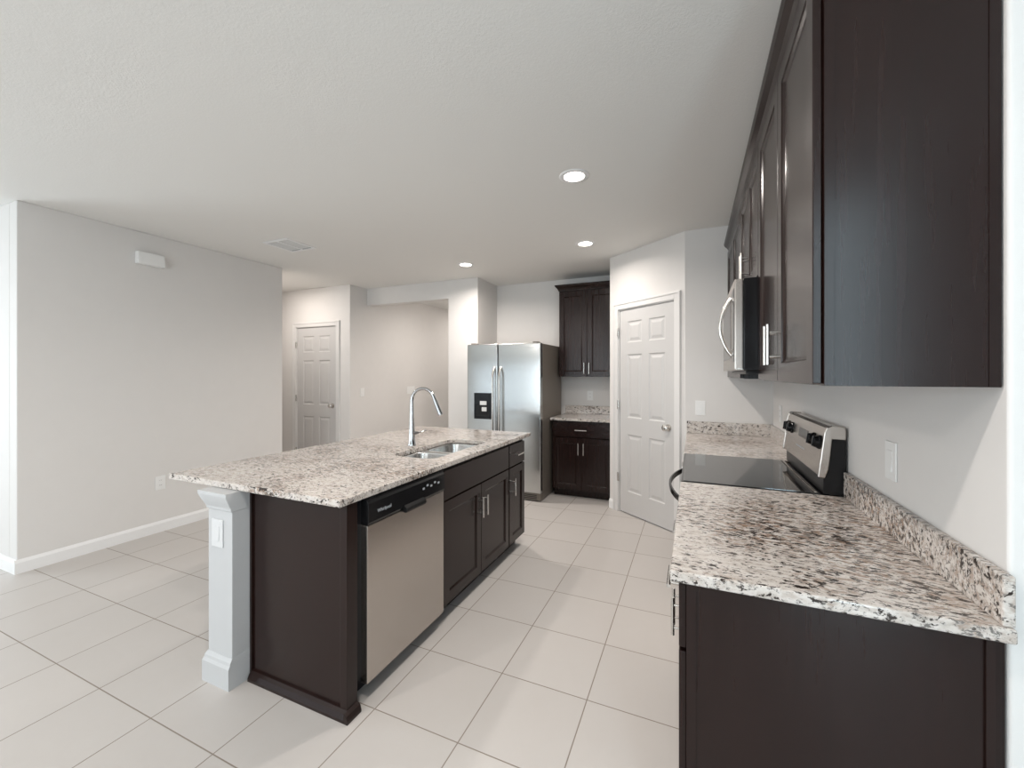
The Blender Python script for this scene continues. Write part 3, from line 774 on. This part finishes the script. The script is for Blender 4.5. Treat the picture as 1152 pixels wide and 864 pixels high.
cab_front(bu, 'door', 0.003, bw2/2, UZ0+0.003, UZ1-0.012, (bw2/2-0.030, UZ0+0.10, True)); cab_front(bu, 'door', bw2/2, bw2-0.003, UZ0+0.003, UZ1-0.012, (bw2/2+0.030, UZ0+0.10, True))
cm = MB()
pr = [(0.0, 0.0), (0.006, 0), (0.010, 0.012), (0.022, 0.034), (0.040, 0.052), (0.046, 0.066), (0.046, 0.074)]
rects = [(-o_, bw2, -o_-0.001, YK-0.003-UBY, UZ1-0.010+z) for o_, z in pr]
rects[0] = (-0.0005, bw2, -0.0015, YK-0.003-UBY, UZ1+0.0005-0.0105)
cm.loft([(a-0.0005, b, c, d, z+0.011) for a, b, c, d, z in rects]); cm.build('crown', 'espresso_rail', bu)

# refrigerator
FX0, FX1, FY, FD = -2.470, -1.545, 4.335, 0.075
fr = thing('refrigerator', (FX0, FY, 0), 0, 'stainless side-by-side refrigerator with black water dispenser', 'refrigerator'); FW = FX1-FX0; FS = -2.068-FX0
m = MB(); m.box(0.003, FW-0.003, FD+0.004, 0.80, 0.012, 1.765, 0.004); m.build('case', 'fridge_side', fr)
for k, (x0, x1) in enumerate(((0.0, FS-0.004), (FS+0.004, FW))):
    m = MB(); m.box(x0, x1, 0, FD, 0.095, 1.770, 0.012, 4); dd = m.build('door', 'stainless_fridge', fr, True)
    tag(dd, 'narrow stainless freezer door' if k == 0 else 'wide stainless door')
    hx = FS-0.040 if k == 0 else FS+0.042
    pts = []
    for j in range(25):
        u = j/24; pts.append((hx, -0.004-0.052*min(1, math.sin(PI*u)*3.2)**0.7, 0.60+0.90*u))
    m = MB(); m.tube(pts, 0.0125, 14); m.build('handle', 'nickel', dd, True)
    if k == 0:
        d0 = -2.374-FX0; d1 = -2.151-FX0
        m = MB(); m.box(d0, d1, -0.004, -0.0005, 0.895, 1.200, 0.003)
        # surround with a hollow niche
        m2 = MB(); m2.box(d0, d1, -0.007, -0.0042, 1.06, 1.200, 0.001); m2.box(d0, d1, -0.007, -0.0042, 0.895, 0.925, 0.001); m2.box(d0, d0+0.022, -0.007, -0.0042, 0.925, 1.06); m2.box(d1-0.022, d1, -0.007, -0.0042, 0.925, 1.06)
        dp = m.build('dispenser', 'black_satin', dd); m2.build('surround', 'black_gloss', dd)
        for px, pz, pw_, ph in ((-2.250, 1.082, 0.085, 0.046), (-2.238, 1.010, 0.062, 0.048)):
            q = MB(); q.box(px-pw_/2-FX0, px+pw_/2-FX0, -0.016, -0.0072, pz-ph/2, pz+ph/2, 0.002); q.build('paddle', 'plastic_white', dd)
m = MB(); m.box(0.004, FW-0.004, 0.018, FD+0.003, 0.012, 0.090, 0.003); g_ = m.build('toe_grille', 'fridge_side', fr)
for z in (0.030, 0.048, 0.066):
    m = MB(); m.box(0.05, FW-0.05, 0.0165, 0.0178, z, z+0.008); m.build('louvre', 'black_satin', g_)
for x in (0.04, FW-0.10):
    m = MB(); m.box(x, x+0.06, 0.02, 0.11, 1.7705, 1.786, 0.004); m.build('hinge_cover', 'fridge_side', fr)

# ------------------------------------------------------------------ electrical plates
def plate(w_, h, kind):
    p = MB().box(-w_/2, w_/2, -0.006, -0.0005, -h/2, h/2, 0.002)
    return p
def wall_plate(name, loc, rz, w_, h, kind, label, cat, group=None, mat='plastic_white'):
    t = thing(name, loc, rz, label, cat, group)
    plate(w_, h, kind).build('cover_plate', mat, t)
    if kind == 'outlet':
        for dz in (-0.021, 0.021):
            m = MB(); m.box(-0.0165, 0.0165, -0.0078, -0.0062, dz-0.014, dz+0.014, 0.0007)
            so = m.build('socket', 'plastic_white', t)
            for dx in (-0.006, 0.006):
                s = MB(); s.box(dx-0.001, dx+0.001, -0.0082, -0.0079, dz-0.002, dz+0.007); s.build('slot', 'dark_gap', so)
    elif kind == 'rocker':
        m = MB(); m.prism([(-0.0062, -0.033), (-0.0105, -0.033), (-0.0075, 0.0), (-0.0078, 0.033), (-0.0062, 0.033)], -0.0165, 0.0165, 'yz'); m.build('rocker', mat, t)
    return t
PH = 0.122; PWd = 0.078
wall_plate('wall_outlet', (XL, 2.172, 0.44), PI/2, PWd, PH, 'outlet', 'white outlet low on the long left wall', 'outlet')
wall_plate('light_switch', (0.056, YS, 1.130), 0, PWd, PH, 'rocker', 'white rocker switch on the wall beyond the range counter', 'light switch')
wall_plate('wall_outlet', (-1.206, YK, 1.147), 0, PWd, PH, 'outlet', 'white outlet above the short counter beside the refrigerator', 'outlet')
wall_plate('light_switch', (XW, 1.712, 1.140), -PI/2, PWd, PH, 'rocker', 'white rocker switch above the near granite backsplash on the right wall', 'light switch')
wall_plate('wall_outlet', (XW, 3.56, 1.130), -PI/2, PWd, PH, 'outlet', 'white outlet on the right wall behind the far end of the range panel', 'outlet')
wall_plate('light_switch', (-4.343, 4.60, 1.160), PI/2, PWd, PH, 'rocker', 'white light switch on the hall wall beyond the white door', 'light switch')
wall_plate('wall_plate', (-4.343, 5.72, 1.155), PI/2, 0.20, 0.125, 'blank', 'wide white switch plate on the hall wall, left of the faucet spout', 'switch plate')
ip = wall_plate('wall_outlet', (-2.000, 1.213, 0.690), 0, 0.078, 0.126, 'rocker', 'white plate on the front of the white island post', 'outlet', mat='post_plate_shaded')

# doorbell chime on the left wall
ch = thing('door_chime', (XL, 2.085, 2.425), PI/2, 'white door chime box high on the left wall', 'door chime')
m = MB(); m.box(-0.100, 0.100, -0.055, -0.001, -0.052, 0.052, 0.005, 3); m.build('cover', 'plastic_white', ch)
m = MB(); m.box(-0.092, 0.092, -0.0575, -0.0555, -0.044, 0.044, 0.001); m.build('face', 'plastic_white', ch)

# ceiling vent
cv = thing('ceiling_vent', (-3.548, 2.81, H), 0, 'white louvred air vent in the ceiling', 'ceiling vent')
m = MB(); vx, vy = 0.165, 0.165; f_ = 0.026
m.box(-vx, vx, -vy, -vy+f_, -0.008, -0.0005, 0.002); m.box(-vx, vx, vy-f_, vy, -0.008, -0.0005, 0.002); m.box(-vx, -vx+f_, -vy+f_, vy-f_, -0.008, -0.0005, 0.002); m.box(vx-f_, vx, -vy+f_, vy-f_, -0.008, -0.0005, 0.002)
m.box(-0.006, 0.006, -vy+f_, vy-f_, -0.007, -0.0005)
m.build('frame', 'trim_paint', cv)
MB().box(-vx+f_, vx-f_, -vy+f_, vy-f_, -0.0012, -0.0004).build('duct_backing', simple('duct_grey', (0.25, 0.25, 0.25), 0.8), cv)
m = MB()
for sx in (-1, 1):
    for k in range(9):
        y = -vy+f_+0.012+k*0.0282
        xa, xb = (-vx+f_, -0.006) if sx < 0 else (0.006, vx-f_)
        m.prism([(y, -0.0014), (y+0.002, -0.0014), (y+0.013, -0.008), (y+0.011, -0.008)], xa, xb, 'yz')
m.build('louvres', simple('vent_white', (0.66, 0.66, 0.65), 0.5), cv)

# ------------------------------------------------------------------ recessed ceiling lights
def downlight_proto():
    t = thing('recessed_light', (0, 0, H), 0, '', 'ceiling light')
    m = MB(); m.lathe([(0.062, 0.0005), (0.064, 0.006), (0.080, 0.006), (0.092, 0.003), (0.094, 0.0005)], axis='-Z', seg=40); m.build('trim_ring', 'trim_paint', t, True)
    m = MB(); m.lathe([(0, 0.0008), (0.0625, 0.0008), (0.0625, 0.0050), (0.040, 0.0065), (0, 0.0070)], axis='-Z', seg=40); m.build('lens', 'lamp_glow', t, True)
    return t
DL = [((-0.682, 2.541), 'round recessed ceiling light nearest the camera', 12),
      ((-0.937, 3.890), 'round recessed ceiling light in front of the pantry corner', 6.5),
      ((-2.353, 4.096), 'round recessed ceiling light in front of the refrigerator pier', 14),
      ((-3.27, 5.55), 'small recessed light in the hall ceiling beyond the header', 7)]
proto = downlight_proto()
for i, ((x, y), lab, pw) in enumerate(DL):
    o = proto if i == 0 else copy_tree(proto)
    o.location = (x, y, H); o['label'] = lab; o['group'] = 'recessed ceiling lights'
    l = bpy.data.lights.new('downlight_beam', 'AREA'); l.shape = 'DISK'; l.size = 0.12; l.energy = pw; l.color = (1.0, 0.925, 0.86); l.spread = math.radians(160)
    lo = bpy.data.objects.new('downlight_beam', l); COL.objects.link(lo); lo.location = (x, y, H-0.0085)
# unseen fill lamps added to brighten both halls, near kitchen and living side
for x, y, pw, lab in ((-5.02, 3.66, 8, 'unseen fill light added in the ceiling outside the white hall door'), (-0.68, 0.45, 14, 'unseen recessed ceiling light added above the camera'), (-2.6, -1.0, 24, 'unseen fill light added in the living area ceiling'), (-3.62, 7.2, 6, 'unseen fill light added at the far end of the hall ceiling')):
    if pw:
        o = copy_tree(proto); o.location = (x, y, H); o['label'] = lab
        l = bpy.data.lights.new('downlight_beam', 'AREA'); l.shape = 'DISK'; l.size = 0.12; l.energy = pw; l.color = (1.0, 0.925, 0.86)
        lo = bpy.data.objects.new('downlight_beam', l); COL.objects.link(lo); lo.location = (x, y, H-0.0085)
